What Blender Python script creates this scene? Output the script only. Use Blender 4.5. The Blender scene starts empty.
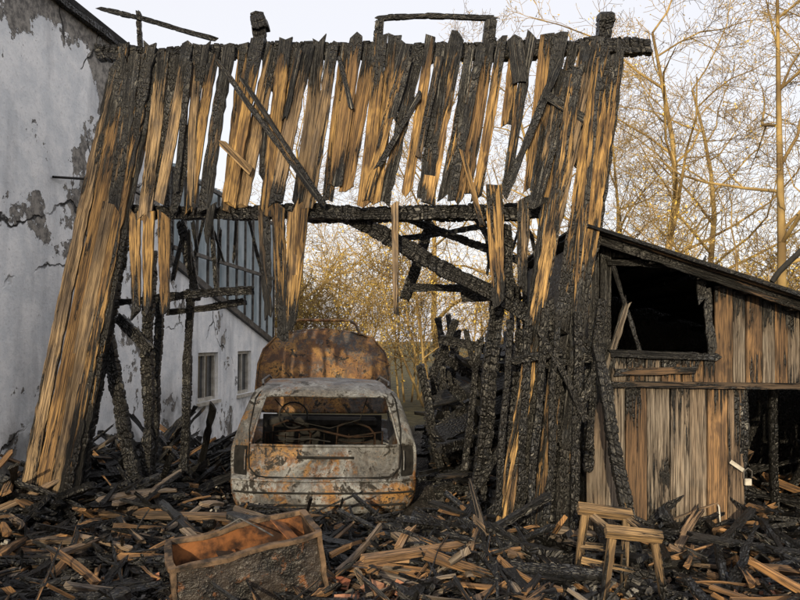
import bpy, bmesh, math, random
import numpy as np
from mathutils import Vector, Matrix, noise, Euler
R=random.Random(7)
scene=bpy.context.scene
col=scene.collection
# ------------------------------------------------------------ camera
CAMH=1.6; PITCH=math.atan(40/800)
cam=bpy.data.cameras.new("camera"); cam.lens=36; cam.sensor_width=36; cam.clip_end=2000; cam.clip_start=0.05
co=bpy.data.objects.new("camera",cam); col.objects.link(co)
co.location=(0,0,CAMH); co.rotation_euler=(math.pi/2+PITCH,0,0); scene.camera=co
def P(px,py,d):
    a=(px-400)/800; b=(300-py)/800
    v=Vector((a, math.cos(PITCH)-b*math.sin(PITCH), math.sin(PITCH)+b*math.cos(PITCH)))
    v=v*(d/v.y)
    return Vector((0,0,CAMH))+v
# ------------------------------------------------------------ light
AZ=math.radians(-10); EL=math.radians(15)
sd=Vector((math.sin(AZ)*math.cos(EL),-math.cos(AZ)*math.cos(EL),math.sin(EL)))
w=bpy.data.worlds.new("World"); scene.world=w; w.use_nodes=True
nt=w.node_tree; bg=nt.nodes["Background"]
sky=nt.nodes.new("ShaderNodeTexSky"); sky.sky_type='NISHITA'; sky.sun_disc=False
sky.sun_elevation=EL; sky.sun_rotation=math.pi-AZ; sky.dust_density=4.0; sky.air_density=1.0; sky.ozone_density=1.0
mx=nt.nodes.new("ShaderNodeMix"); mx.data_type='RGBA'; mx.inputs[0].default_value=0.64
mx.inputs[7].default_value=(8.6,8.3,8.4,1)
nt.links.new(sky.outputs[0],mx.inputs[6]); nt.links.new(mx.outputs[2],bg.inputs[0]); bg.inputs[1].default_value=0.15
sl=bpy.data.lights.new("sun",'SUN'); sl.energy=5.0; sl.angle=math.radians(0.55); sl.color=(1.0,0.82,0.54)
so=bpy.data.objects.new("sun",sl); col.objects.link(so); so.rotation_euler=sd.to_track_quat('Z','Y').to_euler(); so.location=(3,-10,12)
scene.view_settings.view_transform='Standard'; scene.view_settings.look='None'; scene.view_settings.exposure=0
# ------------------------------------------------------------ node helpers
class NT:
    def __init__(s,name):
        s.m=bpy.data.materials.new(name); s.m.use_nodes=True; s.t=s.m.node_tree
        s.b=s.t.nodes["Principled BSDF"]; s.out=s.t.nodes["Material Output"]
    def n(s,ty,**k):
        x=s.t.nodes.new(ty)
        for a,b in k.items(): setattr(x,a,b)
        return x
    def set(s,sock,v):
        if hasattr(v,'is_output') : s.t.links.new(v,sock)
        else: sock.default_value=v
    def noise(s,vec,scale,detail=4,rough=.55,dist=0):
        x=s.n("ShaderNodeTexNoise"); s.set(x.inputs['Vector'],vec); x.inputs['Scale'].default_value=scale
        x.inputs['Detail'].default_value=min(detail,4); x.inputs['Roughness'].default_value=rough; x.inputs['Distortion'].default_value=dist
        return x.outputs['Fac']
    def vor(s,vec,scale,feature='DISTANCE_TO_EDGE',rand=1):
        x=s.n("ShaderNodeTexVoronoi"); x.feature=feature; s.set(x.inputs['Vector'],vec); x.inputs['Scale'].default_value=scale; x.inputs['Randomness'].default_value=rand
        return x
    def math(s,op,a,b=0.0,clamp=False):
        x=s.n("ShaderNodeMath",operation=op); x.use_clamp=clamp; s.set(x.inputs[0],a); s.set(x.inputs[1],b); return x.outputs[0]
    def ss(s,v,lo,hi):
        x=s.n("ShaderNodeMapRange"); x.interpolation_type='SMOOTHSTEP'; s.set(x.inputs[0],v); x.inputs[1].default_value=lo; x.inputs[2].default_value=hi; return x.outputs[0]
    def mix(s,f,a,b):
        x=s.n("ShaderNodeMix"); x.data_type='RGBA'; s.set(x.inputs[0],f)
        s.set(x.inputs[6],a if hasattr(a,'is_output') else (*a,1)); s.set(x.inputs[7],b if hasattr(b,'is_output') else (*b,1)); return x.outputs[2]
    def fmix(s,f,a,b):
        x=s.n("ShaderNodeMix"); x.data_type='FLOAT'; s.set(x.inputs[0],f); s.set(x.inputs[2],a); s.set(x.inputs[3],b); return x.outputs[0]
    def vmul(s,v,sc):
        x=s.n("ShaderNodeVectorMath",operation='MULTIPLY'); s.set(x.inputs[0],v); x.inputs[1].default_value=sc; return x.outputs[0]
    def vadd(s,v,o):
        x=s.n("ShaderNodeVectorMath",operation='ADD'); s.set(x.inputs[0],v); s.set(x.inputs[1],o); return x.outputs[0]
    def attr(s,name,o='Vector'):
        x=s.n("ShaderNodeAttribute"); x.attribute_name=name; return x.outputs[o]
    def pos(s):
        return s.n("ShaderNodeNewGeometry").outputs['Position']
    def obj(s): return s.n("ShaderNodeTexCoord").outputs['Object']
    def bump(s,h,strength=.5,dist=.02):
        x=s.n("ShaderNodeBump"); s.set(x.inputs['Height'],h); x.inputs['Strength'].default_value=strength; x.inputs['Distance'].default_value=dist
        s.t.links.new(x.outputs[0],s.b.inputs['Normal']); return x
    def fin(s,c,rough=.8,spec=.3,metal=0):
        s.set(s.b.inputs['Base Color'],c if hasattr(c,'is_output') else (*c,1)); s.set(s.b.inputs['Roughness'],rough)
        s.b.inputs['Specular IOR Level'].default_value=spec; s.b.inputs['Metallic'].default_value=metal
        return s.m
def wood_material(name, c_dark,c_mid,c_gold, grey=.35, charbias=0.0, ash=.5, halo_k=.6):
    s=NT(name); loc=s.attr('loc'); rnd=s.attr('rnd','Fac'); ch=s.attr('chr','Fac')
    g1=s.noise(s.vmul(loc,(1.6,75,1)),1,4,.65,.4)
    g2=s.noise(s.vmul(loc,(5,230,1)),1,2,.65)
    blot=s.noise(s.vmul(loc,(3,9,1)),1,3,.65,.5)
    c=s.mix(s.ss(g1,.38,.58),c_dark,c_mid)
    c=s.mix(s.math('MULTIPLY',s.ss(blot,.38,.56),s.ss(rnd,-.2,.6)),c,s.mix(s.ss(g1,.34,.60),c_mid,c_gold))
    rg=s.math('FRACT',s.math('MULTIPLY',rnd,7.31))
    c=s.mix(s.math('MULTIPLY',s.ss(rg,.45,.9),grey*1.6,True),c,s.mix(s.ss(g1,.35,.6),(.06,.052,.045),(.27,.245,.21)))
    c=s.mix(s.math('MULTIPLY',s.ss(g2,.46,.62),.8),c,(.022,.014,.009))
    rv=s.math('FRACT',s.math('MULTIPLY',rnd,3.77))
    c=s.mix(s.math('MULTIPLY',s.ss(rv,.25,1.0),.6),c,s.mix(.6,c,(.03,.02,.012)))
    cn=s.noise(s.vmul(loc,(2.2,30,1)),1,4,.7,.6)
    cm=s.math('ADD',ch,s.math('MULTIPLY',s.math('SUBTRACT',cn,.5),2.3))
    halo=s.ss(cm,.15,.60); c=s.mix(s.math('MULTIPLY',halo,halo_k),c,(.022,.014,.009))
    cmask=s.ss(cm,.48+charbias,.58+charbias)
    big=s.noise(loc,5,3,.6)
    lw=s.vadd(loc,s.vmul(big,(.06,.06,0)))
    v=s.vor(s.vmul(lw,(21,42,1)),1,rand=.75)
    cell=s.ss(v.outputs['Distance'],.0,.28)
    fine=s.noise(s.vmul(loc,(30,110,1)),1,3,.65)
    kind=s.math('MAXIMUM',s.ss(s.noise(s.vmul(loc,(1.8,5,1)),1,2),.40,.60),s.ss(ch,1.0,1.15))
    streak=s.ss(g1,.38,.60)
    cc=s.fmix(kind,streak,cell)
    cc=s.math('MULTIPLY',cc,s.math('ADD',.3,s.math('MULTIPLY',fine,1.1)))
    chc=s.mix(cc,(.002,.002,.002),s.mix(s.math('MULTIPLY',s.ss(big,.50,.74),ash),(.008,.0077,.008),(.08,.092,.115)))
    chc=s.mix(s.math('MULTIPLY',s.ss(cn,.60,.76),s.math('SUBTRACT',.42,s.math('MULTIPLY',s.ss(ch,.95,1.1),.3))),chc,(.045,.026,.014))
    c=s.mix(cmask,c,chc)
    h=s.mix(cmask,s.math('MULTIPLY',g1,.5),s.math('ADD',s.math('MULTIPLY',cc,.8),s.math('MULTIPLY',cn,.8)))
    s.bump(h,.9,.013)
    rough=s.math('SUBTRACT',.88,s.math('MULTIPLY',cmask,s.math('ADD',.22,s.math('MULTIPLY',big,.4))))
    return s.fin(c,rough,.5)
M_barn=wood_material("burnt_boards",(.05,.029,.016),(.23,.135,.055),(.58,.36,.125),.3,.03,.4,.55)
M_shed=wood_material("shed_boards",(.035,.022,.014),(.13,.078,.044),(.28,.165,.077),.5,.02,.4,.6)
M_pale=wood_material("pale_wood",(.10,.065,.035),(.26,.17,.085),(.40,.26,.12),.2)
M_deb=wood_material("debris_wood",(.055,.034,.021),(.21,.115,.052),(.44,.235,.09),.5,-.04,.8)
def m_plaster():
    s=NT("peeling_plaster"); p=s.pos()
    n1=s.noise(p,.9,4,.6,.3); n2=s.noise(p,4,4,.65); n3=s.noise(s.vmul(p,(1.2,1.2,.25)),1.5,4,.6); n5=s.noise(p,30,3,.7)
    base=s.mix(s.ss(n2,.35,.65),(.68,.71,.74),(.86,.87,.88))
    base=s.mix(s.math('MULTIPLY',s.ss(n3,.50,.70),.6),base,(.34,.36,.39))
    base=s.mix(s.math('MULTIPLY',s.ss(n5,.55,.7),.3),base,(.30,.30,.31))
    pl=s.math('ADD',n1,s.math('MULTIPLY',s.noise(p,9,4,.75),.26))
    sx=s.n("ShaderNodeSeparateXYZ"); s.set(sx.inputs[0],p)
    pl=s.math('ADD',pl,s.math('MULTIPLY',s.ss(sx.outputs[2],2.2,5.0),.09))
    mask=s.ss(pl,.70,.71)
    under=s.mix(s.ss(s.noise(p,14,4,.7),.35,.65),(.12,.115,.11),(.34,.32,.29))
    c=s.mix(mask,base,under)
    nn=s.n("ShaderNodeTexNoise"); nn.inputs['Scale'].default_value=2.5; nn.inputs['Detail'].default_value=4; s.set(nn.inputs['Vector'],p)
    dv=s.vadd(p,s.vmul(nn.outputs['Color'],(.5,.5,.5)))
    v=s.vor(dv,.6); crack=s.math('SUBTRACT',1,s.ss(v.outputs['Distance'],.002,.010))
    crack=s.math('MULTIPLY',crack,s.ss(s.noise(p,.9,2),.47,.55))
    c=s.mix(crack,c,(.05,.05,.05))
    soot=s.math('MULTIPLY',s.ss(s.noise(p,1.6,4,.6),.45,.7),s.ss(sx.outputs[2],1.6,0.0))
    c=s.mix(soot,c,(.07,.065,.06))
    h=s.math('SUBTRACT',s.math('ADD',s.math('MULTIPLY',n2,.25),s.math('MULTIPLY',n5,.12)),s.math('ADD',mask,crack))
    s.bump(h,1,.035)
    return s.fin(c,.9,.2)
M_plaster=m_plaster()
def m_simple(name,c1,c2,sc=6,rough=.8,spec=.3,metal=0,bump=.3,stretch=(1,1,1)):
    s=NT(name); p=s.vmul(s.obj(),stretch); n=s.noise(p,sc,4,.65); c=s.mix(s.ss(n,.35,.65),c1,c2)
    s.bump(s.noise(p,sc*4,2),bump,.01); return s.fin(c,rough,spec,metal)
def m_car(name,rustb=0.0,dark=0.0):
    s=NT(name); p=s.obj()
    n1=s.noise(p,1.9,4,.68,.8); n2=s.noise(p,6,4,.75,.6); n3=s.noise(p,30,4,.75); n4=s.noise(s.vadd(p,(5,3,1)),2.6,4,.7,.8)
    c=s.mix(s.ss(n2,.35,.65),(.10,.105,.112),(.33,.345,.355))
    c=s.mix(s.math('MULTIPLY',s.ss(n4,.42-dark,.58-dark),.88),c,s.mix(s.ss(n3,.35,.6),(.035,.034,.034),(.12,.115,.11)))
    sx=s.n("ShaderNodeSeparateXYZ"); s.set(sx.inputs[0],p)
    low=s.math('MULTIPLY',s.ss(sx.outputs[2],.95,.35),.08)
    rm=s.math('ADD',s.math('ADD',s.math('ADD',n1,low),s.math('MULTIPLY',s.math('SUBTRACT',n3,.5),.55)),rustb)
    rust=s.mix(s.ss(n2,.36,.62),(.07,.035,.02),s.mix(s.ss(n4,.4,.6),(.22,.105,.042),(.44,.24,.07)))
    c=s.mix(s.ss(rm,.50,.65),c,rust)
    c=s.mix(s.ss(s.math('ADD',n2,s.math('MULTIPLY',n3,.35)),.70,.80),c,(.02,.018,.016))
    strk=s.noise(s.vmul(p,(9,9,1.2)),2,3,.6); c=s.mix(s.math('MULTIPLY',s.ss(strk,.52,.7),.6),c,(.04,.03,.025))
    s.bump(s.math('ADD',n3,n2),.6,.012)
    return s.fin(c,s.ss(n2,-.3,1.1),.35,.0)
M_car=m_car("burnt_car_paint"); M_carr=m_car("rusted_sheet_metal",.15,.14)
M_rust=m_simple("rust",(.03,.015,.01),(.25,.10,.035),7,.85)
M_darkrust=m_simple("sooty_rust",(.006,.005,.004),(.038,.02,.012),9,.85)
M_soot=m_simple("soot",(.005,.005,.005),(.022,.021,.02),8,.85)
M_ash=m_simple("dark_metal",(.02,.02,.022),(.10,.095,.09),10,.6,.5)
M_greyash=m_simple("grey_ash",(.10,.098,.095),(.34,.33,.32),10,.95)
M_glass=m_simple("window_pane",(.02,.025,.03),(.05,.055,.06),2,.12,.6,0,.02)
M_frame=m_simple("window_frame_paint",(.30,.28,.24),(.5,.48,.43),9,.6)
M_brick=m_simple("brick_rubble_mat",(.20,.075,.045),(.36,.20,.13),7,.9)
def m_sheet():
    s=NT("blue_grey_sheeting"); p=s.pos(); n=s.noise(s.vmul(p,(1,1,.3)),5,4,.6); c=s.mix(s.ss(n,.3,.7),(.26,.33,.37),(.50,.56,.59))
    s.bump(n,.2,.01); return s.fin(c,.6,.4)
M_blue=m_sheet()
# ------------------------------------------------------------ mesh helpers
def mkobj(name,verts,faces,mats,parent=None,smooth=False,midx=None,attrs=None):
    me=bpy.data.meshes.new(name); me.from_pydata([tuple(v) for v in verts],[],faces)
    for m in (mats if isinstance(mats,(list,tuple)) else [mats]): me.materials.append(m)
    if midx is not None: me.polygons.foreach_set('material_index',midx)
    if smooth: me.polygons.foreach_set('use_smooth',[True]*len(faces))
    if attrs:
        for k,(ty,arr) in attrs.items():
            a=me.attributes.new(k,ty,'POINT'); a.data.foreach_set('vector' if ty=='FLOAT_VECTOR' else 'value',np.asarray(arr,dtype=np.float32).ravel())
    me.update(); o=bpy.data.objects.new(name,me); col.objects.link(o)
    if parent: o.parent=parent
    return o
def empty(name,loc=(0,0,0)):
    o=bpy.data.objects.new(name,None); o.empty_display_size=.2; col.objects.link(o); o.location=loc; return o
class MB:
    def __init__(s): s.v=[];s.f=[];s.loc=[];s.rnd=[];s.ch=[]
    def make(s,name,mat,parent=None):
        return mkobj(name,s.v,s.f,mat,parent,attrs={'loc':('FLOAT_VECTOR',s.loc),'rnd':('FLOAT',s.rnd),'chr':('FLOAT',s.ch)})
    def board(s,p0,p1,w,t=.022,normal=(0,-1,0),ch=(.3,.3),seg=None,jag=.05,er=.12,bend=.0,taper=1.0,r=None):
        p0=Vector(p0);p1=Vector(p1);ax=p1-p0;L=ax.length
        if L<1e-4: return
        ax/=L; n=Vector(normal); n=(n-ax*n.dot(ax)); 
        if n.length<1e-3: n=Vector((0.3,0.2,1)); n=n-ax*n.dot(ax)
        n.normalize(); wd=ax.cross(n)
        if seg is None: seg=max(2,int(L/.06))
        r=R.random() if r is None else r
        b0=len(s.v); xs=np.linspace(0,1,len(ch)); sdv=R.random()*100
        jl=[R.uniform(-jag,jag) for _ in range(3)]; jr=[R.uniform(-jag,jag) for _ in range(3)]
        bs=R.uniform(-1,1)*bend; bs2=R.uniform(-1,1)*bend
        for i in range(seg+1):
            u=i/seg; c=float(np.interp(u,xs,ch))
            e=er*(.4+1.4*c)
            wl=1-e*abs(noise.fractal((sdv,u*L*6,0),1,2,3))*2; wr=1-e*abs(noise.fractal((sdv+9,u*L*6,4),1,2,3))*2
            tw=1+(taper-1)*u
            off=ax*(u*L)+n*(bs*math.sin(u*math.pi)+.004*noise.noise((sdv,u*L*3,9)))+wd*(bs2*.6*math.sin(u*math.pi))
            jx=[0,0,0]
            if i==0: jx=jl
            if i==seg: jx=jr
            for k,(a,bq) in enumerate(((-.5*wl,.5),(0,.5),(.5*wr,.5),(.5*wr,-.5),(0,-.5),(-.5*wl,-.5))):
                j=jx[[0,1,2,2,1,0][k]]
                s.v.append(p0+off+wd*(a*w*tw)+n*(bq*t)+ax*j)
                s.loc.append((u*L+j,a*w+ (0.03 if bq<0 else 0),r*60)); s.rnd.append(r); s.ch.append(c)
        for i in range(seg):
            for k in range(6):
                a=b0+i*6+k; b=b0+i*6+(k+1)%6
                s.f.append((a,b,b+6,a+6))
        s.f.append(tuple(b0+k for k in (5,4,3,2,1,0))); e=b0+seg*6; s.f.append(tuple(e+k for k in range(6)))
    def beam(s,p0,p1,w,t=None,ch=None,blk=.045,rough=.09,taper=1.0,up=(0,-1,0)):
        """charred beam with real, staggered crocodile blocks"""
        if ch is None: ch=R.uniform(1.05,1.5)
        t=t or w; p0=Vector(p0);p1=Vector(p1);ax=p1-p0;L=ax.length;ax/=L
        n=Vector(up); n=n-ax*n.dot(ax)
        if n.length<1e-2: n=Vector((1,.3,0)); n=n-ax*n.dot(ax)
        n.normalize(); wd=ax.cross(n); r=R.random(); sdv=R.random()*100
        sec=[(-.5,.5),(-.30,.5),(.04,.5),(.10,.5),(.5,.46),(.5,.08),(.5,.0),(.5,-.5),(.02,-.5),(-.06,-.5),(-.5,-.46),(-.5,0)]
        nb=max(2,int(L/blk)); b0=len(s.v); cnt=0
        cuts=[0]
        for i in range(nb): cuts.append(cuts[-1]+R.uniform(.35,1.9))
        cuts=[c/cuts[-1]*L for c in cuts]
        sg=[R.uniform(-.4,.4)*blk for _ in range(12)]
        for i in range(nb):
            a,b=cuts[i],cuts[i+1]; jit=[1+R.uniform(-rough,rough) for _ in range(12)]; dpt=R.uniform(.80,.96)
            if R.random()<.5: sg=[R.uniform(-.4,.4)*blk for _ in range(12)]
            for q,sc in ((a+.001,dpt),(a+(b-a)*.16,1.0),(a+(b-a)*.84,1.0),(b-.001,dpt)):
                u=q/L; tp=1+(taper-1)*u
                wob=Vector((noise.noise((sdv,q*1.6,0)),noise.noise((sdv,q*1.6,5)),0))*.025
                er=1-.38*abs(noise.fractal((sdv+20,q*2.5,0),1,2,3))
                for k,(x,y) in enumerate(sec):
                    m=jit[k]*sc*tp*er; edge=.93 if k in(2,3,5,6,8,9) else 1
                    s.v.append(p0+ax*(q+sg[k])+wd*(x*w*m*edge+wob.x)+n*(y*t*m*edge+wob.y))
                    s.loc.append((q,(k/12)*4*w,r*60)); s.rnd.append(r); s.ch.append(ch)
                cnt+=1
        for i in range(cnt-1):
            for k in range(12):
                a=b0+i*12+k; b=b0+i*12+(k+1)%12; s.f.append((a,b,b+12,a+12))
        s.f.append(tuple(b0+k for k in range(11,-1,-1))); e=b0+(cnt-1)*12; s.f.append(tuple(e+k for k in range(12)))
def box(name,c,size,mat,parent=None,rot=(0,0,0),bev=.004):
    bm=bmesh.new(); bmesh.ops.create_cube(bm,size=1); bmesh.ops.scale(bm,vec=size,verts=bm.verts)
    if bev: bmesh.ops.bevel(bm,geom=bm.edges[:],offset=min(bev,min(size)*.3),segments=1,affect='EDGES')
    me=bpy.data.meshes.new(name); bm.to_mesh(me); bm.free(); me.materials.append(mat)
    o=bpy.data.objects.new(name,me); col.objects.link(o); o.location=c; o.rotation_euler=rot
    if parent: o.parent=parent
    return o
def tube(name,pts,r,mat,parent=None,cyc=False):
    cu=bpy.data.curves.new(name,'CURVE'); cu.dimensions='3D'; sp=cu.splines.new('POLY'); sp.points.add(len(pts)-1)
    for i,p in enumerate(pts): sp.points[i].co=(*p,1)
    sp.use_cyclic_u=cyc; cu.bevel_depth=r; cu.bevel_resolution=2; cu.materials.append(mat)
    o=bpy.data.objects.new(name,cu); col.objects.link(o); o.parent=parent; return o
# ------------------------------------------------------------ ground
def gh(x,y):
    near=max(0,1-max(0,(y-14)/8))*max(0,1-max(0,abs(x)-5)/4)*max(0,min(1,(y-1)/2))
    h=.09*noise.fractal((x*.9,y*.9,0),1,2,4)+.05*abs(noise.noise((x*3,y*3,2)))
    def g(cx,cy,sx,sy,a): return a*math.exp(-((x-cx)/sx)**2-((y-cy)/sy)**2)
    h+=g(-3.6,8.0,.8,1.6,.42)+g(1.1,9.0,.7,1.5,.55)+g(.3,5.0,1.6,.8,.10)+g(-2.9,6.0,1.2,.8,.12)+g(3.2,7.5,.6,1,.3)+g(-1.9,8.0,.4,.8,.15)
    h-=g(1.6,5.3,.7,.7,.07)
    return h*near
def build_ground():
    xs=np.concatenate([[-600,-200,-80,-40,-22,-14,-10],np.linspace(-7.5,7.5,190),[10,14,22,40,80,200,600]])
    ys=np.concatenate([[-300,-60,-20,-8,-2],np.linspace(1,15,180),[17,20,25,32,45,70,120,250,800]])
    v=[(x,y,gh(x,y)) for y in ys for x in xs]; nx=len(xs)
    f=[(j*nx+i,j*nx+i+1,(j+1)*nx+i+1,(j+1)*nx+i) for j in range(len(ys)-1) for i in range(nx-1)]
    s=NT("burnt_ground"); p=s.pos(); n=s.noise(p,3,4,.7); n2=s.noise(p,22,4,.7); n3=s.noise(p,1.1,3)
    c=s.mix(s.ss(n,.35,.7),(.006,.006,.006),(.028,.024,.021))
    c=s.mix(s.math('MULTIPLY',s.ss(n2,.54,.68),.6),c,(.12,.11,.10))
    c=s.mix(s.math('MULTIPLY',s.ss(s.noise(p,60,2),.58,.68),s.ss(n3,.42,.58)),c,(.30,.285,.275))
    sx=s.n("ShaderNodeSeparateXYZ"); s.set(sx.inputs[0],p)
    far=s.ss(sx.outputs[1],12,17); grass=s.mix(s.ss(n,.35,.65),(.05,.045,.022),(.12,.10,.045)); c=s.mix(far,c,grass)
    s.bump(s.math('ADD',n2,n),1,.03); s.fin(c,.95,.2)
    mkobj("ground",v,f,s.m,smooth=True)
build_ground()
# ------------------------------------------------------------ white house (left)
NW=Vector((.9925,-.1226,0))
def W(d,z,off=0): return Vector((-4.2+.1235*d,d,z))+NW*off
house=empty("white_house")
def quad_wall(name,ds,z0,ztop,openings,mat,parent,off=0,thick=.3):
    dl=sorted(set([ds[0],ds[1]]+[o[i] for o in openings for i in(0,1)]))
    v=[];f=[]
    def q(a,b,c,d_): i=len(v); v.extend([a,b,c,d_]); f.append((i,i+1,i+2,i+3))
    for a,b in zip(dl[:-1],dl[1:]):
        ops=sorted([o for o in openings if o[0]<=a+1e-6 and o[1]>=b-1e-6],key=lambda o:o[2])
        zc=z0
        for o in ops:
            q(W(a,zc,off),W(b,zc,off),W(b,o[2],off),W(a,o[2],off)); zc=o[3]
        q(W(a,zc,off),W(b,zc,off),W(b,ztop(b),off),W(a,ztop(a),off))
    for o in openings:
        a,b,za,zb=o; t=-.14
        q(W(a,za,off),W(b,za,off),W(b,za,off+t),W(a,za,off+t)); q(W(a,zb,off),W(b,zb,off),W(b,zb,off+t),W(a,zb,off+t))
        q(W(a,za,off),W(a,zb,off),W(a,zb,off+t),W(a,za,off+t)); q(W(b,za,off),W(b,zb,off),W(b,zb,off+t),W(b,za,off+t))
    q(W(ds[0],z0,off),W(ds[0],ztop(ds[0]),off),W(ds[0],ztop(ds[0]),off-thick),W(ds[0],z0,off-thick))
    q(W(ds[1],z0,off),W(ds[1],ztop(ds[1]),off),W(ds[1],ztop(ds[1]),off-thick),W(ds[1],z0,off-thick))
    q(W(ds[0],ztop(ds[0]),off),W(ds[1],ztop(ds[1]),off),W(ds[1],ztop(ds[1]),off-thick),W(ds[0],ztop(ds[0]),off-thick))
    return mkobj(name,v,f,mat,parent)
def wbars(name,lst,mat):
    v=[];f=[]
    for (a,b,za,zb,o0,o1,*r) in lst:
        zc,zd=(r if r else (za,zb))
        i=len(v); v.extend([W(a,za,o0),W(b,zc,o0),W(b,zd,o0),W(a,zb,o0),W(a,za,o1),W(b,zc,o1),W(b,zd,o1),W(a,zb,o1)])
        f.extend([(i,i+1,i+2,i+3),(i+4,i+5,i+6,i+7),(i,i+1,i+5,i+4),(i+1,i+2,i+6,i+5),(i+2,i+3,i+7,i+6),(i+3,i,i+4,i+7)])
    return mkobj(name,v,f,mat,house)
quad_wall("tall_wall",(4.8,10.0),-.2,lambda d:4.85,[],M_plaster,house)
lowtop=lambda d: 2.62-.23*(d-10.0)
wins=[(11.2,12.0,.72,1.42),(12.9,13.6,.72,1.42),(14.2,14.7,.72,1.3)]
quad_wall("low_wall",(10.0,15.2),-.2,lowtop,wins,M_plaster,house,off=-.003)
for i,(a,b,za,zb) in enumerate(wins):
    t=.05
    wbars(f"window_frame_{i+1}",[(a,a+t,za,zb,-.10,-.05),(b-t,b,za,zb,-.10,-.05),(a+t,b-t,za,za+t,-.10,-.05),(a+t,b-t,zb-t,zb,-.10,-.05),((a+b)/2-.02,(a+b)/2+.02,za+t,zb-t,-.10,-.055),(a-.04,b+.04,za-.05,za-.003,-.02,.04)],M_frame)
    v=[W(a,za,-.09),W(b,za,-.09),W(b,zb,-.09),W(a,zb,-.09)]; mkobj(f"window_pane_{i+1}",v,[(0,1,2,3)],M_glass,house)
v=[];f=[];n=220
for i in range(n+1):
    d=10.0+5.3*i/n; o=-.10+.025*math.sin(i*2*math.pi/5)
    v+= [W(d,lowtop(d)-.05,o),W(d,3.95-.02*(d-10),o)]
for i in range(n): f.append((2*i,2*i+2,2*i+3,2*i+1))
mkobj("corrugated_cladding",v,f,M_blue,house)
L=[]
for z in (2.75,3.75): L.append((10.1,15.1,z,z+.05,.06,.10,z-.06,z-.01))
L.append((10.0,15.2,lowtop(10)+.005,lowtop(10)+.10,-.05,.05,lowtop(15.2)+.005,lowtop(15.2)+.10))
k=10.15
while k<15.1:
    L.append((k,k+.03,lowtop(k)+.1,3.82,.02,.055)); k+=.42
wbars("gallery_railing",L,M_ash)
v=[W(4.8,-.2,-.3),W(4.8,4.85,-.3),W(4.8,4.85,-6),W(4.8,-.2,-6),W(15.2,-.2,-.3),W(15.2,3.8,-.3),W(15.2,3.8,-6),W(15.2,-.2,-6)]
mkobj("end_walls",v,[(0,1,2,3),(4,5,6,7)],M_plaster,house)
v=[W(4.7,4.88,.05),W(10.1,4.88,.05),W(10.1,6.2,-3),W(4.7,6.2,-3),W(4.7,4.94,.05),W(10.1,4.94,.05),W(10.1,6.26,-3),W(4.7,6.26,-3)]
mkobj("roof",v,[(0,1,2,3),(4,5,6,7),(0,1,5,4),(1,2,6,5),(3,0,4,7)],M_soot,house)
mb=MB()
mb.beam(W(4.8,4.83,.05),W(8.9,4.83,.05),.06,.06)
mb.beam(W(10,4.85,0),W(10.0,2.5,.05),.10)
mb.make("eaves",M_barn,house)
tube("wall_cable",[W(7.45,3.13,.02),W(7.9,3.2,.10),W(8.5,3.28,.14),W(9.3,3.25,.10)],.012,M_soot,house)
# ------------------------------------------------------------ barn frame
barn=empty("burnt_barn")
fd=lambda px: 6.62-.62*max(0,min(650,px))/600
FN=Vector((-.12,-1,0)).normalized()
def PF(px,py,off=0): return P(px,py,fd(px)+off)
S=.0081
bw=MB()
x=118; i=0
while x<598:
    wpx=R.uniform(8.5,14.5)
    gap=R.uniform(-2.0,3.2) if x<470 else R.uniform(-1,6)
    top=R.uniform(33,50) if x>180 else R.uniform(42,56)
    bot=R.uniform(202,216) if x<330 else R.uniform(188,208)
    sl=-24+R.uniform(-7,7)
    if R.random()<.15: sl+=R.uniform(-14,14)
    if R.random()<.10: bot-=R.uniform(20,60)
    if 505<x<560 and R.random()<.4: bot-=R.uniform(40,90)
    chh=(R.uniform(.75,1.1),R.uniform(.15,.65),R.uniform(.0,.45),R.uniform(.0,.5),R.uniform(.1,.9))
    if R.random()<.12: chh=(1,.9,.7,.7,1)
    o=-.085+R.uniform(-.02,.0)-(i%2)*.026
    xb=x+wpx/2
    bw.board(PF(xb,top,o),PF(xb+sl*(bot-top)/160,bot,o),wpx*S*1.08,.022,FN,chh,jag=.045,er=.15,bend=.018,taper=R.uniform(.85,1.05))
    x+=wpx+gap; i+=1
for a in [((218,62),(322,204),6,.9),((222,143),(252,172),8,.4),((243,80),(325,205),5,1),((478,60),(452,198),9,.9),((420,95),(378,168),6,1),((545,95),(585,120),9,1),((408,60),(392,120),9,.8),((515,38),(520,82),15,.95),((560,60),(505,195),8,1.0),((462,150),(482,225),5,.4),((340,60),(352,110),5,1),((300,50),(285,120),6,1),((190,60),(176,190),7,1),((440,55),(418,160),7,.6)]:
    (p,q,wp,c)=a; bw.board(PF(*p,-.15),PF(*q,-.14),wp*S,.03,FN,(c,c-.1,c),jag=.03,er=.15)
for (t,b,wp,o,ch) in [((117,66),(20,528),12,-.10,(.9,.45,.3,.35,.4,.6)),((128,62),(33,534),13,-.13,(.9,.5,.3,.2,.3,.5)),((139,62),(47,536),12,-.11,(.9,.4,.15,.1,.3,.6)),((149,60),(60,522),12,-.13,(1,.6,.45,.6,.6,.9)),((131,62),(32,530),12,-.06,(1,1,1,1)),((160,70),(112,235),12,-.09,(.9,.3,.2,.5)),((157,60),(70,515),9,-.09,(1,.8,.9,.8,1,1))]:
    bw.board(PF(*t,o),PF(*b,o),wp*S*1.12,.026,FN,ch,jag=.09,er=.2,bend=.03,taper=1.12)
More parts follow.
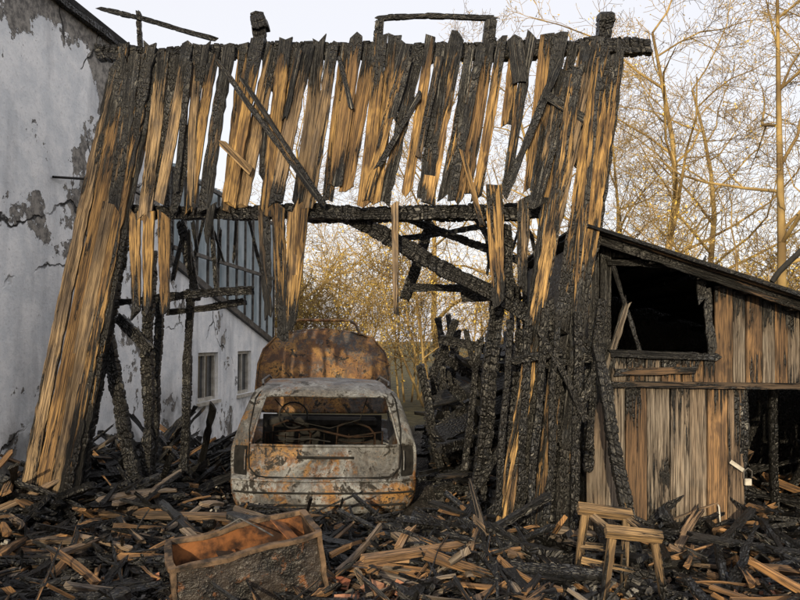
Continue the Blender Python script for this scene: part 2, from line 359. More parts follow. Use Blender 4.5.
for (t,b,wp,ch) in [((135,212),(136,316),12,(.4,.2,.5,.9)),((149,214),(147,314),12,(.3,.1,.3,.8)),((164,214),(165,314),13,(.3,.3,.4,.9)),((264,208),(268,318),12,(.6,.7,.8,1)),((278,205),(283,335),14,(.5,.5,.6,1)),((293,205),(291,330),12,(.4,.2,.3,.9)),((304,207),(292,325),11,(.4,.3,.2,.9)),((268,120),(262,180),11,(.9,.8,.8)),((494,190),(499,302),17,(.5,.35,.3,.5,1)),((524,198),(522,292),13,(.7,.5,.5,1)),((395,206),(396,308),7,(.3,.2,.7)),((212,206),(206,240),9,(1,1))]:
    bw.board(PF(*t,-.11),PF(*b,-.10),wp*S,.024,FN,ch,jag=.06,er=.18,taper=.8)
for (t,b,wp,o,ch) in [((578,62),(503,525),13,-.16,(.9,.5,.6,.4,.6,.6,.5,.4)),((592,48),(529,345),14,-.13,(.9,.5,.3,.5,.8,1)),((604,44),(560,330),14,-.15,(.8,.4,.2,.5,.7,1)),((616,52),(578,335),13,-.12,(.9,.4,.4,.5,.8,1)),((566,70),(535,205),13,-.12,(.9,.6,.8,1)),((560,340),(540,535),14,-.16,(.9,.7,.6,.8)),((578,345),(562,545),13,-.14,(1,.9,.9,1)),((535,335),(518,520),14,-.12,(1,1,1.1,1.1)),((548,200),(515,440),13,-.10,(.9,.8,.9,1)),((621,45),(594,250),9,-.06,(1,.9,.8,1)),((585,200),(560,500),10,-.10,(1,1,.9,1)),((600,60),(575,330),7,-.17,(.7,.5,.4,.9))]:
    bw.board(PF(*t,o),PF(*b,o),wp*S*1.1,.026,FN,ch,jag=.06,er=.18,bend=.02)
bw.make("wall_boards",M_barn,barn)
bb=MB()
B=lambda p,q,wp,o=0,o2=None,tp=1.0,blk=.045: bb.beam(PF(*p,o),PF(*q,o if o2 is None else o2),wp*S,wp*S,taper=tp,blk=blk)
B((98,55),(651,48),16)
B((118,212),(522,214),14)
B((310,216),(548,212),15,.35,.35)
B((345,214),(604,356),16,.12)
B((606,14),(580,215),15,.05); B((583,205),(552,536),19,.05)
B((128,62),(124,214),13,.05)
B((126,215),(72,520),15,.08)
B((104,320),(141,508),13,.2)
B((150,250),(147,478),12,.4); B((160,300),(152,480),9,.7)
B((181,222),(196,300),10,.5); B((190,290),(184,472),9,.6)
B((112,302),(252,290),9,.2); B((168,312),(245,302),8,.4); B((118,318),(150,352),12,.3)
B((505,225),(505,300),14,.1)
B((412,288),(512,288),9,.5); B((462,296),(520,292),12,.4)
B((497,300),(478,498),15,.25); B((523,330),(500,520),14,.1)
B((528,344),(604,352),17,-.02); B((534,362),(598,358),9,-.1)
B((598,350),(636,572),11,-.25,-.45)
B((470,205),(520,300),7,.3); B((431,222),(405,300),12,.8); B((455,320),(432,378),9,.9); B((440,340),(500,352),10,.7)
B((590,350),(586,470),9,.1)
for (p,q,wp,o) in [((510,322),(498,515),6,-.2),((529,318),(521,500),7,-.2),((545,310),(530,530),7,-.22),((556,322),(548,520),6,-.24),((577,312),(571,530),8,-.2),((598,330),(590,450),7,-.1),((540,330),(585,420),6,-.24),((512,360),(560,350),8,-.2),((515,395),(575,402),6,-.02),((548,300),(556,350),9,-.1),((480,340),(465,470),7,.5),((466,330),(490,430),6,.6),((513,420),(470,500),7,.2),((602,300),(598,360),8,-.05)]:
    B(p,q,wp,o)
B((259,14),(261,52),14,.0); B((380,20),(378,46),9); B((491,20),(489,46),11); B((259,17),(262,30),17,-.02)
B((100,10),(214,38),5,-.02,blk=.1); B((378,18),(497,18),5,.0,blk=.1); B((139,12),(142,48),5)
B((520,352),(560,470),8,.3); B((600,356),(575,420),8,-.2)
B((400,215),(520,262),8,.6); B((385,240),(500,225),6,1.0)
for px in (259,380,491):
    p=PF(px,40,.0); q=p+Vector((R.uniform(-.1,.1),.9,-.25)); bb.beam(p,q,.09,.09)
for k in range(16):
    px=R.choice([R.uniform(175,260),R.uniform(470,560)]); py=R.uniform(214,235); B((px,py),(px+R.uniform(-14,14),py+R.uniform(20,75)),R.uniform(2.5,5),R.uniform(.3,1.2),blk=.08)
bb.make("charred_timbers",M_barn,barn)
sw=MB()
for k in range(26):
    d=6.5+k*.19; xx=1.28+R.uniform(-.06,.06); hh=R.uniform(1.1,2.05)-max(0,(d-9.5))*.2
    if R.random()<.12: continue
    sw.board((xx,d,-.1),(xx+R.uniform(-.12,.08),d+R.uniform(-.1,.1),hh),R.uniform(.12,.19),.03,(-1,0,0),(1,1.1,1),jag=.12,er=.25)
for z in (.7,1.5): sw.beam((1.35,6.4,z),(1.3,11.2,z-.1),.1)
sw.make("charred_side_wall",M_barn,barn)
hp=MB()
for k in range(210):
    cx=R.uniform(.15,1.25); cy=R.uniform(7.6,10.8); cz=gh(cx,cy)+R.uniform(.02,1.0)*(.5+.5*(cx)/1.2)
    L=R.uniform(.4,1.6); yaw=R.gauss(.1,.6); pt=R.gauss(.12,.35)
    dv=Vector((math.cos(yaw)*math.cos(pt),math.sin(yaw)*math.cos(pt),math.sin(pt)))*L/2
    if cx-abs(dv.x)<.34: cx=.34+abs(dv.x)
    c=Vector((cx,cy,cz))
    if R.random()<.35: hp.beam(c-dv,c+dv,R.uniform(.05,.11),blk=.05)
    else: hp.board(c-dv,c+dv,R.uniform(.06,.18),.03,(R.uniform(-.4,.4),-.8,.5),(R.uniform(.75,1.1),R.uniform(.8,1.1)),er=.2)
for k in range(90):
    cx=R.uniform(.30,.75); cy=R.uniform(6.9,12.5); L=R.uniform(.15,.6); yaw=R.uniform(0,3.14)
    dv=Vector((math.cos(yaw)*.6,math.sin(yaw),R.uniform(-.2,.3)))*L/2; c=Vector((cx+.1,cy,gh(cx,cy)+R.uniform(.03,.35)))
    hp.board(c-dv,c+dv,R.uniform(.03,.1),.02,(.1,-.5,1),(R.uniform(.6,1.1),)*2,er=.2)
for k in range(18):
    cx=R.uniform(.45,1.2); cy=R.uniform(8,10.5); hp.beam((cx,cy,0),(cx+R.uniform(-.35,.35),cy+R.uniform(-.3,.3),R.uniform(1.1,1.95)),R.uniform(.05,.10))
for k in range(34):
    cx=R.uniform(-3.1,-1.9); cy=R.uniform(7.2,9.5); L=R.uniform(.4,1.1); a=R.uniform(0,6.28); pt=R.uniform(0,.9)
    c=Vector((cx,cy,gh(cx,cy)+.08)); hp.board(c,c+Vector((math.cos(a)*math.cos(pt),math.sin(a)*math.cos(pt),math.sin(pt)))*L,R.uniform(.03,.10),.025,(.2,-1,.2),(1,.9,1),er=.2)
hp.make("collapsed_timbers",M_barn,barn)
# ------------------------------------------------------------ shed (right)
shed=empty("wooden_shed")
SD=6.12; SN=Vector((0,-1,0))
roofy=lambda px: 240+ (px-590)*(68/210)
sh=MB()
def SB(x0,x1,yt,yb,wmin,wmax,ch,off=0):
    x=x0
    while x<x1-3:
        w_=min(R.uniform(wmin,wmax),x1-x); xc=x+w_/2
        yt_=yt(xc) if callable(yt) else yt
        c=[min(1.2,max(0,q+R.uniform(-.25,.25))) for q in ch]
        o=off+R.uniform(-.016,0)
        sh.board(P(xc,yb+R.uniform(-4,4),SD+o),P(xc+R.uniform(-.6,.6),yt_+R.uniform(0,2),SD+o),w_*.00765*.955,.024,SN,c[::-1],jag=.008,er=.05)
        x+=w_
SB(714,1010,lambda p:roofy(p)+2,384,12,19,(.8,.35,.15,.3,.4))
SB(588,611,lambda p:roofy(p)+2,384,11,13,(1,1,.9,.8))
SB(611,714,lambda p:roofy(p)+2,262,16,22,(1.1,1))
SB(611,714,352,382,15,24,(1,.5,.3))
SB(586,744,384,566,14,25,(.55,.3,.25,.35,.6),-.0)
SB(842,1010,387,560,19,25,(.45,.3,.3,.45))
for (a,b,wp,c) in [((706,290),(712,350),10,1.1),((612,262),(640,352),5,1),((628,300),(606,372),8,.6),((700,262),(704,300),13,1.1)]:
    sh.board(P(*a,SD-.03),P(*b,SD-.03),wp*.0077,.02,SN,(c,c),jag=.05,er=.25)
sh.board(P(604,384,SD-.045),P(1010,389,SD-.045),.05,.03,SN,(.8,.6,.5,.5,.5,.5),jag=.01,er=.1)
sh.board(P(608,353,SD-.05),P(718,357,SD-.05),.06,.035,SN,(.95,.9,.8,.9),jag=.03,er=.2)
sh.board(P(614,372,SD-.05),P(694,370,SD-.05),.06,.03,SN,(.8,.3,.35,.9),jag=.03,er=.2)
sh.board(P(606,262,SD-.04),P(716,268,SD-.04),.05,.03,SN,(1,1),jag=.03,er=.2)
sh.beam(P(742,388,SD+.02),P(740,560,SD+.02),.07); sh.beam(P(846,388,SD+.02),P(846,560,SD+.02),.07)
fa=P(584,234,SD-.17); fb=P(1012,234+(1012-590)*.324+4,SD-.17)
sh.board(fa,fb,.085,.03,SN,(1,.9,.8,.8,.8,.8),jag=.01,er=.1)
sh.board(fa+Vector((0,-.02,.05)),fb+Vector((0,-.02,.05)),.04,.05,SN,(.6,.4,.6,.5,.7,.6),jag=.01,er=.1)
dirr=(fb-fa).normalized()
for k in range(9):
    p=fa.lerp(fb,(k+.5)/9)+Vector((0,.02,-.02)); sh.beam(p,p+Vector((0,3.1,.0)),.06,.08)
rn=Vector((-dirr.z,0,dirr.x))
for k in range(18):
    o=Vector((0,k*.175-.03,.052)); sh.board(fa+o,fb+o,.172,.02,rn,(1,.9,.8,.8),jag=.01,er=.02,seg=8)
for k in range(40):
    xx=P(588,300,SD).x+k*.085
    sh.board((xx,SD+3,-.1),(xx,SD+3,2.45-k*.085*.324),.087,.02,SN,(1.6,1.6,1.6),seg=4,jag=.0,er=.0)
for k in range(30):
    yy=SD+.1+k*.1
    for X0,zt in ((P(590,300,SD).x+.0,2.38),(P(1008,300,SD).x,1.3)):
        sh.board((X0,yy,-.1),(X0,yy,zt),.104,.02,(-1,0,0),(1.3,1.3,1.3),seg=4,jag=.0,er=.0)
for k in range(14):
    cx=R.uniform(2.6,4.2); cy=R.uniform(6.5,8.5); sh.beam((cx,cy,0),(cx+R.uniform(-.5,.5),cy+R.uniform(-.3,.3),R.uniform(.3,1.5)),.06)
sh.make("plank_walls",M_shed,shed)
v=[fa+Vector((-.03,-.07,.068)),fb+Vector((.03,-.07,.068)),fb+Vector((.03,3.15,.068)),fa+Vector((-.03,3.15,.068))]; v+=[q+Vector((0,0,.018)) for q in v]
mkobj("roof_sheet",v,[(3,2,1,0),(4,5,6,7),(0,1,5,4),(1,2,6,5),(2,3,7,6),(3,0,4,7)],M_soot,shed)
box("hasp_plate",P(737,466,SD-.05),(.12,.006,.03),M_frame,shed,(0,math.radians(35),0))
box("padlock_body",P(748,482,SD-.06),(.05,.025,.05),M_frame,shed)
tube("padlock_shackle",[P(744,478,SD-.06),P(744,471,SD-.06),P(748,468,SD-.06),P(752,471,SD-.06),P(752,478,SD-.06)],.004,M_ash,shed)
tube("pull_handle",[P(718,505,SD-.03),P(719,507,SD-.08),P(721,532,SD-.08),P(720,535,SD-.03)],.006,M_frame,shed)
tube("bent_gutter",[P(772,282,SD-.2),P(779,272,SD-.2),P(789,262,SD-.2),P(802,250,SD-.2),P(830,232,SD-.2)],.022,M_soot,shed)
# ------------------------------------------------------------ car
car=empty("burnt_estate_car")
ROWS=[(.20,.74,.06),(.25,.81,.0),(.38,.86,-.03),(.50,.868,-.02),(.53,.862,.035),(.60,.868,.04),(.70,.87,.05),(.78,.866,.06),(.83,.855,.08),(1.04,.79,.17),(1.25,.715,.29),(1.295,.69,.33),(1.335,.60,.42)]
US=[-1,-.93,-.87,-.82,-.76,-.4,-.2,0,.2,.4,.76,.82,.87,.93,1]
def ry(z,y0,u): return y0+.07*u*u+.10*abs(u)**7
def arc(y):
    a=-1
    for yc in (.86,3.28):
        q=.36**2-(y-yc)**2
        if q>0: a=max(a,.30+math.sqrt(q))
    return a
bm=bmesh.new()
grid={}
for j,(z,hw,y0) in enumerate(ROWS):
    for i,u in enumerate(US):
        grid[j,i]=bm.verts.new((u*hw,ry(z,y0,u),z+ (.02*(1-u*u) if z>1.28 else 0)))
lightf=[];platef=[]
for j in range(len(ROWS)-1):
    for i in range(len(US)-1):
        zm=(ROWS[j][0]+ROWS[j+1][0])/2; um=abs(US[i]+US[i+1])/2
        if .83<zm<1.25 and um<.80 : continue
        f=bm.faces.new((grid[j,i],grid[j,i+1],grid[j+1,i+1],grid[j+1,i]))
        if .56<zm<.82 and .82<um<.97: lightf.append(f)
        if .54<zm<.69 and um<.2: platef.append(f)
ST=[.0,.30,.50,.56,.66,.78,.86,.94,1.06,1.16,1.22,1.30,1.38,1.75,2.10,2.18,2.6,2.75,2.92,2.98,3.08,3.20,3.28,3.36,3.48,3.58,3.64,3.85,4.0]
for sgn in (-1,1):
    g={}
    for j,(z,hw,y0) in enumerate(ROWS):
        ys=ry(z,y0,1)
        for s_,y in enumerate(ST):
            if s_==0: g[j,s_]=grid[j,0 if sgn<0 else len(US)-1]; continue
            yy=max(y,ys+.03*s_ if y<ys+.05 else y)
            hw2=hw-(.10*max(0,(yy-3.3)/.7)**2)
            if z>.84: yy=min(yy,3.0-(z-.83)*1.55)
            zz=z
            if z<.77: zz=max(z,min(.76,arc(yy))) if arc(yy)>0 else z
            if z>.77 and z<.95 and yy>2.9: zz=z-.10*(yy-2.9)
            g[j,s_]=bm.verts.new((sgn*hw2,yy,zz))
    for j in range(len(ROWS)-1):
        for s_ in range(len(ST)-1):
            zm=(ROWS[j][0]+ROWS[j+1][0])/2; ym=(ST[s_]+ST[s_+1])/2
            if .83<zm<1.25 and (.60<ym<1.30 or 1.38<ym<2.10 or 2.18<ym<2.85): continue
            if zm>.84 and g[j,s_].co.y>=3.0-(ROWS[j][0]-.83)*1.55-1e-4: continue
            try: f=bm.faces.new((g[j,s_],g[j,s_+1],g[j+1,s_+1],g[j+1,s_]))
            except: pass
prev=[grid[len(ROWS)-1,i] for i in range(len(US))]
for y in (.62,.9,1.3,1.75,2.0,2.24):
    cur=[bm.verts.new((u*.60,y,1.335+.02*(1-u*u)+.03*(1-((y-1.3)/1.1)**2)-.022*noise.noise((u*2,y*3,0)))) for u in US]
    for i in range(len(US)-1): bm.faces.new((prev[i],prev[i+1],cur[i+1],cur[i]))
    prev=cur
bmesh.ops.remove_doubles(bm,verts=bm.verts,dist=.004)
for f in bm.faces: f.smooth=True
bmesh.ops.recalc_face_normals(bm,faces=bm.faces)
lf=[f for f in lightf if f.is_valid]
bmesh.ops.inset_region(bm,faces=lf,thickness=.008,depth=-.035)
for f in lf:
    if f.is_valid: f.material_index=1
pf=[f for f in platef if f.is_valid]
bmesh.ops.inset_region(bm,faces=pf,thickness=.008,depth=-.025)
for v_ in bm.verts:
    v_.co+=noise.noise_vector(v_.co*4)*.012
me=bpy.data.meshes.new("body_shell"); bm.to_mesh(me); bm.free()
me.materials.append(M_car); me.materials.append(M_soot)
body=bpy.data.objects.new("body_shell",me); col.objects.link(body); body.parent=car
mo=body.modifiers.new("s",'SOLIDIFY'); mo.thickness=.016; mo.offset=-1
mo=body.modifiers.new("u",'SUBSURF'); mo.levels=1; mo.render_levels=1
def seam(pts,r=.006,name="hatch_seam",mat=None): return tube(name,pts,r,mat or M_soot,car)
def rp(u,z,off=.0):
    zs=[q[0] for q in ROWS]; hw=float(np.interp(z,zs,[q[1] for q in ROWS])); y0=float(np.interp(z,zs,[q[2] for q in ROWS]))
    return (u*hw,ry(z,y0,u)-off,z)
for sg in(-1,1):
    seam([rp(sg*q,z) for q,z in ((.60,.535),(.72,.55),(.79,.62),(.80,.73),(.81,.83),(.86,.95),(.89,1.1),(.92,1.23),(.90,1.29))],.008,"hatch_seam")
    seam([rp(sg*.84,z,.004) for z in (.60,.70,.78)],.006,"lamp_bezel",M_car)
seam([rp(u,.535) for u in np.linspace(-.62,.62,9)],.011,"hatch_lower_seam")
seam([rp(u,.515,.010) for u in np.linspace(-.97,.97,15)],.012,"bumper_lip",M_car)
seam([rp(u,.41,.002) for u in np.linspace(-.95,.95,15)],.009,"bumper_groove")
seam([rp(u,.30,.002) for u in np.linspace(-.90,.90,15)],.010,"bumper_underside_gap")
seam([rp(u,.822,.008) for u in np.linspace(-.76,.76,9)],.012,"window_sill",M_car)
seam([rp(u,1.262,.008) for u in np.linspace(-.76,.76,9)],.010,"window_header",M_car)
for sg in(-1,1): seam([rp(sg*.80,z,.006) for z in (.83,.94,1.05,1.15,1.25)],.011,"window_jamb",M_car)
seam([rp(u,.718,.006) for u in np.linspace(-.30,.30,7)],.012,"plate_lamp_bar",M_soot)
seam([rp(.05,.86,.02),rp(-.15,.885,.03),rp(-.5,.875,.03)],.006,"rear_wiper_arm",M_soot)
for sg in(-1,1):
    seam([(sg*.61,.55,1.35),(sg*.625,.7,1.385),(sg*.625,1.8,1.395),(sg*.61,2.0,1.36)],.012,"roof_rail",M_ash)
    seam([(sg*.862,.30,.44),(sg*.872,.42,.47)],.01,"bumper_end_seam")
    seam([(sg*.852,1.34,.26),(sg*.878,1.34,.6),(sg*.85,1.34,.83)],.005,"door_seam")
    seam([(sg*.852,2.14,.26),(sg*.878,2.14,.6),(sg*.85,2.14,.83)],.005,"door_seam")
box("floor_pan",(0,1.9,.27),(1.5,3.6,.04),M_soot,car)
box("inner_sill_left",(-.77,2.0,.40),(.05,1.5,.26),M_soot,car); box("inner_sill_right",(.77,2.0,.40),(.05,1.5,.26),M_soot,car)
box("firewall",(0,2.95,.56),(1.5,.04,.62),M_soot,car)
box("engine_block",(0,3.35,.55),(.7,.4,.4),M_ash,car,bev=.05)
box("front_panel",(0,3.96,.5),(1.45,.05,.5),M_carr,car,bev=.02)
box("dashboard_frame",(0,2.72,.80),(1.35,.2,.12),M_soot,car,bev=.03)
box("headliner_soot",(0,1.35,1.29),(1.12,1.5,.008),M_soot,car)
for x_ in (-.36,.36):
    tube("front_seat_frame",[(x_-.22,2.0,.35),(x_-.20,1.75,.84),(x_-.05,1.73,.90),(x_+.15,1.74,.83),(x_+.22,1.78,.75),(x_+.22,2.0,.35)],.012,M_darkrust,car)
    for k in range(5): tube("seat_spring",[(x_-.2,1.95-.04*k,.45+.07*k),(x_,1.97-.04*k,.43+.07*k),(x_+.2,1.95-.04*k,.45+.07*k)],.006,M_darkrust,car)
tube("rear_seat_frame",[(-.6,1.1,.4),(-.6,1.02,.84),(-.1,1.0,.88),(.25,1.02,.80),(.6,1.0,.86),(.6,1.1,.4)],.012,M_darkrust,car)
for k in range(9): tube("rear_seat_spring",[(-.55+k*.137,1.1,.4),(-.55+k*.137+R.uniform(-.03,.03),1.02,.83)],.005,M_darkrust,car)
tube("fallen_trim_wire",[(-.5,.7,1.2),(-.3,.8,.98),(.05,.9,.90),(.35,.8,1.0),(.42,.8,1.22)],.005,M_soot,car)
tube("steering_wheel",[(-.36+.17*math.cos(a),2.45+.07*math.sin(a),.90+.15*math.sin(a)) for a in np.linspace(0,6.28,18)[:-1]],.011,M_soot,car,True)
box("load_floor",(0,.65,.50),(1.2,.9,.03),M_soot,car)
bm=bmesh.new(); nx,ny=12,10; bl=1.10; ang=math.radians(79); g={}
bh=lambda t: .87-.05*t-.20*max(0,(t-.6)/.4)**2
for j in range(ny+1):
    t=j/ny
    for i in range(nx+1):
        u=-1+2*i/nx; hwid=bh(t)
        l=bl*t*(1-.09*u*u*t); cam_=.05*(1-u*u)+.05*math.sin(t*math.pi)+.03*noise.noise((u*2,t*3,1))+.02*(1 if .35<abs(u)<.5 else 0)
        g[i,j]=bm.verts.new((u*hwid,2.98+l*math.cos(ang)-cam_,.88+l*math.sin(ang)))
for j in range(ny):
    for i in range(nx): f=bm.faces.new((g[i,j],g[i+1,j],g[i+1,j+1],g[i,j+1])); f.smooth=True
me=bpy.data.meshes.new("raised_bonnet"); bm.to_mesh(me); bm.free(); me.materials.append(M_carr)
o=bpy.data.objects.new("raised_bonnet",me); col.objects.link(o); o.parent=car
m_=o.modifiers.new("s",'SOLIDIFY'); m_.thickness=.02
m_=o.modifiers.new("u",'SUBSURF'); m_.levels=1; m_.render_levels=1
edge=lambda t,u:(u*bh(t),2.97+bl*t*(1-.09*u*u*t)*math.cos(ang)-.05*math.sin(t*math.pi)-.01,.88+bl*t*(1-.09*u*u*t)*math.sin(ang))
tube("bonnet_rim",[edge(t,-1) for t in (0,.3,.6,.8,1)]+[edge(1,u) for u in (-.5,0,.5)]+[edge(t,1) for t in (1,.8,.6,.3,0)],.012,M_carr,car)
tube("bonnet_arch_bar",[(-.44,3.12,1.90),(-.42,3.12,2.02),(-.34,3.12,2.07),(.32,3.12,2.08),(.40,3.12,2.03),(.46,3.12,1.90)],.019,M_carr,car)
def wheel(x_,y_):
    bm=bmesh.new(); prof=[(.20,-.09),(.19,-.06),(.165,-.05),(.165,.05),(.19,.06),(.20,.09)]; N=28
    vs=[[bm.verts.new((h,r_*math.cos(a),r_*math.sin(a))) for (r_,h) in prof] for a in [2*math.pi*k/N for k in range(N)]]
    for k in range(N):
        for m in range(len(prof)-1): bm.faces.new((vs[k][m],vs[(k+1)%N][m],vs[(k+1)%N][m+1],vs[k][m+1]))
    sg=1 if x_>0 else -1
    ring=[(.165,.03),(.12,.05),(.11,.035),(.05,.03),(.045,.06),(0.001,.06)]
    vs=[[bm.verts.new((sg*h,r_*math.cos(a),r_*math.sin(a))) for (r_,h) in ring] for a in [2*math.pi*k/N for k in range(N)]]
    for k in range(N):
        for m in range(len(ring)-1):
            if m==1 and k%4==0: continue
            bm.faces.new((vs[k][m],vs[(k+1)%N][m],vs[(k+1)%N][m+1],vs[k][m+1]))
    me=bpy.data.meshes.new("wheel_rim"); bm.to_mesh(me); bm.free(); me.materials.append(M_rust)
    o=bpy.data.objects.new("wheel_rim",me); col.objects.link(o); o.parent=car; o.location=(x_,y_,.33)
for x_ in(-.72,.72):
    for y_ in(.86,3.28): wheel(x_,y_)
tube("rear_axle",[(-.7,.86,.33),(.7,.86,.33)],.03,M_rust,car)
car.location=(-.69,7.3,-.19); car.rotation_euler=(math.radians(-.5),math.radians(1.2),math.radians(6))
# ------------------------------------------------------------ rusty cabinet in the foreground
cab=empty("rusted_metal_cabinet")
s=NT("scorched_enamel"); p=s.obj(); n1=s.noise(p,5,4,.7,.5); n2=s.noise(p,13,4,.75); n3=s.noise(p,40,3,.7)
c=s.mix(s.ss(n1,.4,.6),(.005,.0045,.0045),(.035,.028,.024)); c=s.mix(s.ss(n2,.57,.70),c,(.13,.055,.022)); c=s.mix(s.math('MULTIPLY',s.ss(n3,.6,.70),.5),c,(.22,.205,.19)); s.bump(s.math('ADD',n2,n3),.8,.014); M_cab=s.fin(c,.45,.5)
M_rim=m_simple("scorched_rim",(.015,.012,.010),(.16,.105,.065),9,.7)
def cabinet():
    bm=bmesh.new(); Wd,D,H=.84,.46,.46; t=.028
    def bx(x0,x1,y0,y1,z0,z1,mi=0):
        vs=[bm.verts.new(p) for p in ((x0,y0,z0),(x1,y0,z0),(x1,y1,z0),(x0,y1,z0),(x0,y0,z1),(x1,y0,z1),(x1,y1,z1),(x0,y1,z1))]
        for q in ((0,3,2,1),(4,5,6,7),(0,1,5,4),(1,2,6,5),(2,3,7,6),(3,0,4,7)):
            f=bm.faces.new([vs[k] for k in q]); f.material_index=mi
    X,Y=Wd/2,D/2
    for a in(-1,1):
        for b in(-1,1): bx(min(a*X,a*(X-t)),max(a*X,a*(X-t)),min(b*Y,b*(Y-t)),max(b*Y,b*(Y-t)),0,H-.025,3 if b<0 else 0)
    bx(-X,X,-Y-.004,-Y+t+.006,H-.025,H,3); bx(-X,X,Y-t,Y+.004,H-.025,H,3)
    bx(-X-.004,-X+t+.006,-Y+t+.006,Y-t,H-.025,H,3); bx(X-t-.006,X+.004,-Y+t+.006,Y-t,H-.025,H,3)
    bx(-X+t,X-t,-Y+.014,-Y+.022,.02,H-.03); bx(-X+t,X-t,Y-.02,Y-.01,.02,H-.029,1)
    bx(-X+.02,-X+.028,-Y+t,Y-t,.02,H-.029,1); bx(X-.028,X-.02,-Y+t,Y-t,.02,H-.029,0)
    bx(-X+.04,X-.04,-Y+.045,Y-.04,.14,.16,2)
    bx(-.06,-.045,-Y+.05,Y-.05,.16,.34,1)
    bmesh.ops.subdivide_edges(bm,edges=[e for e in bm.edges if e.calc_length()>.15],cuts=7,use_grid_fill=True)
    for v_ in bm.verts: v_.co+=noise.noise_vector(v_.co*4)*.024+noise.noise_vector(v_.co*14)*.007
    me=bpy.data.meshes.new("casing"); bm.to_mesh(me); bm.free()
    me.materials.append(M_cab); me.materials.append(M_rust); me.materials.append(M_darkrust); me.materials.append(M_rim)
    o=bpy.data.objects.new("casing",me); col.objects.link(o); o.parent=cab
cabinet()
cab.location=P(253,560,4.72); cab.location.z=.02; cab.rotation_euler=(math.radians(6),math.radians(-9),math.radians(20))
tube("bent_rod",[(-.1,.20,.46),(.02,.14,.52),(.10,.0,.49),(.16,-.1,.46)],.005,M_ash,cab)
box("detached_flap",(.26,.04,.42),(.12,.20,.006),M_rust,cab,(.4,.5,.5))
box("collapsed_shelf",(.1,.02,.25),(.5,.3,.01),M_darkrust,cab,(.25,.35,.2))
# ------------------------------------------------------------ wooden trestle (two low benches nailed together)
tr=empty("wooden_trestle"); tb=MB()
T=lambda px,py,d=5.0:P(px,py,d)
tb.board(T(578,508,4.95),T(632,515,4.95),.06,.05,(0,-.6,.8),(.2,.3,.3),jag=.004,er=.06)
tb.board(T(606,531,4.7),T(662,537,4.7),.06,.05,(0,-.6,.8),(.2,.2,.4),jag=.004,er=.06)
for (a,b) in (((585,514,4.95),(575,590,5.0)),((626,518,4.95),(624,592,5.0)),((612,538,4.7),(603,604,4.72)),((655,543,4.7),(665,604,4.75)),((592,516,4.95),(616,535,4.72)),((628,518,4.95),(652,536,4.72)),((582,560,4.97),(662,578,4.74)),((580,545,4.97),(624,550,4.97))):
    tb.board(T(*a),T(*b),.045,.034,(0,-1,.1),(.2,.5,.8),jag=.004,er=.08)
tb.make("trestle_timbers",M_pale,tr)
# ------------------------------------------------------------ debris
db=MB()
def incar(x,y): return -1.6<x<.3 and 7.25<y<11.6
def scatter(n,Lr,wr,tr_,zr,xr=(-4.2,4.6),yr=(4.0,10.5),pt=.18,bias=1.6,charp=.76):
    k=0
    while k<n:
        x=R.uniform(*xr); y=yr[0]+(yr[1]-yr[0])*R.random()**bias
        if incar(x,y) or x<-4.1+.1235*y or (y>6.1 and x>1.45 and not(x>2.6 and y<8)): continue
        L=R.uniform(*Lr)*(1 if R.random()<.7 else .5); yaw=R.uniform(0,math.pi); p_=R.gauss(0,pt)
        dv=Vector((math.cos(yaw)*math.cos(p_),math.sin(yaw)*math.cos(p_),math.sin(p_)))*L/2
        if 6.9<y+abs(dv.y) and -1.7<x<.4: k+=1; continue
        if L>.25 and abs(x+.87)<.75 and abs(y-4.72)<.6: k+=1; continue
        lift=1.0
        if abs(x-1.33)<.5 and 4.1<y<5.5:      # keep the trestle clear
            if L>.3: k+=1; continue
            lift=.25
        c=Vector((x,y,gh(x,y)+(R.uniform(*zr)+abs(dv.z)*.6)*lift))
        q=R.random()
        if q<charp: ch=(R.uniform(.85,1.3),)*2
        elif q<charp+(1-charp)*.55: ch=(R.uniform(.1,.5),R.uniform(.4,1.0))
        else: ch=(R.uniform(-.3,.2),)*2
        wdt=R.uniform(*wr)
        nn=(R.uniform(-.5,.5),R.uniform(-.9,.2),1)
        if q<charp and wdt>.05 and R.random()<.4: db.beam(c-dv,c+dv,wdt*.8,wdt*.6,blk=.05,up=nn)
        else: db.board(c-dv,c+dv,wdt,R.uniform(*tr_),nn,ch,seg=max(3,int(L/.08)),jag=.04,er=.3,bend=.015,taper=R.uniform(.4,1))
        k+=1
scatter(560,(.3,1.0),(.03,.11),(.015,.04),(.02,.15))
scatter(60,(1.0,1.9),(.05,.12),(.02,.05),(.06,.18),pt=.10)
scatter(1200,(.15,.6),(.012,.035),(.008,.02),(.02,.16),pt=.3,charp=.70)
scatter(4200,(.04,.22),(.012,.05),(.006,.025),(.0,.12),pt=.4,yr=(4.0,9),charp=.70)
scatter(500,(.2,.8),(.03,.10),(.012,.03),(.05,.3),xr=(-4,-1.9),yr=(6.2,9.5),pt=.35,bias=1,charp=.84)
scatter(260,(.2,.7),(.03,.10),(.012,.04),(.03,.2),xr=(.2,2.8),yr=(5.0,6.6),pt=.3,bias=1,charp=.84)
scatter(80,(.15,.55),(.03,.08),(.02,.04),(.08,.2),xr=(-.5,3.0),yr=(4.3,5.9),pt=.25,bias=1,charp=.1)
scatter(35,(.2,.5),(.03,.07),(.02,.035),(.08,.2),xr=(-3.4,-1.3),yr=(4.6,6.6),pt=.25,bias=1,charp=.1)
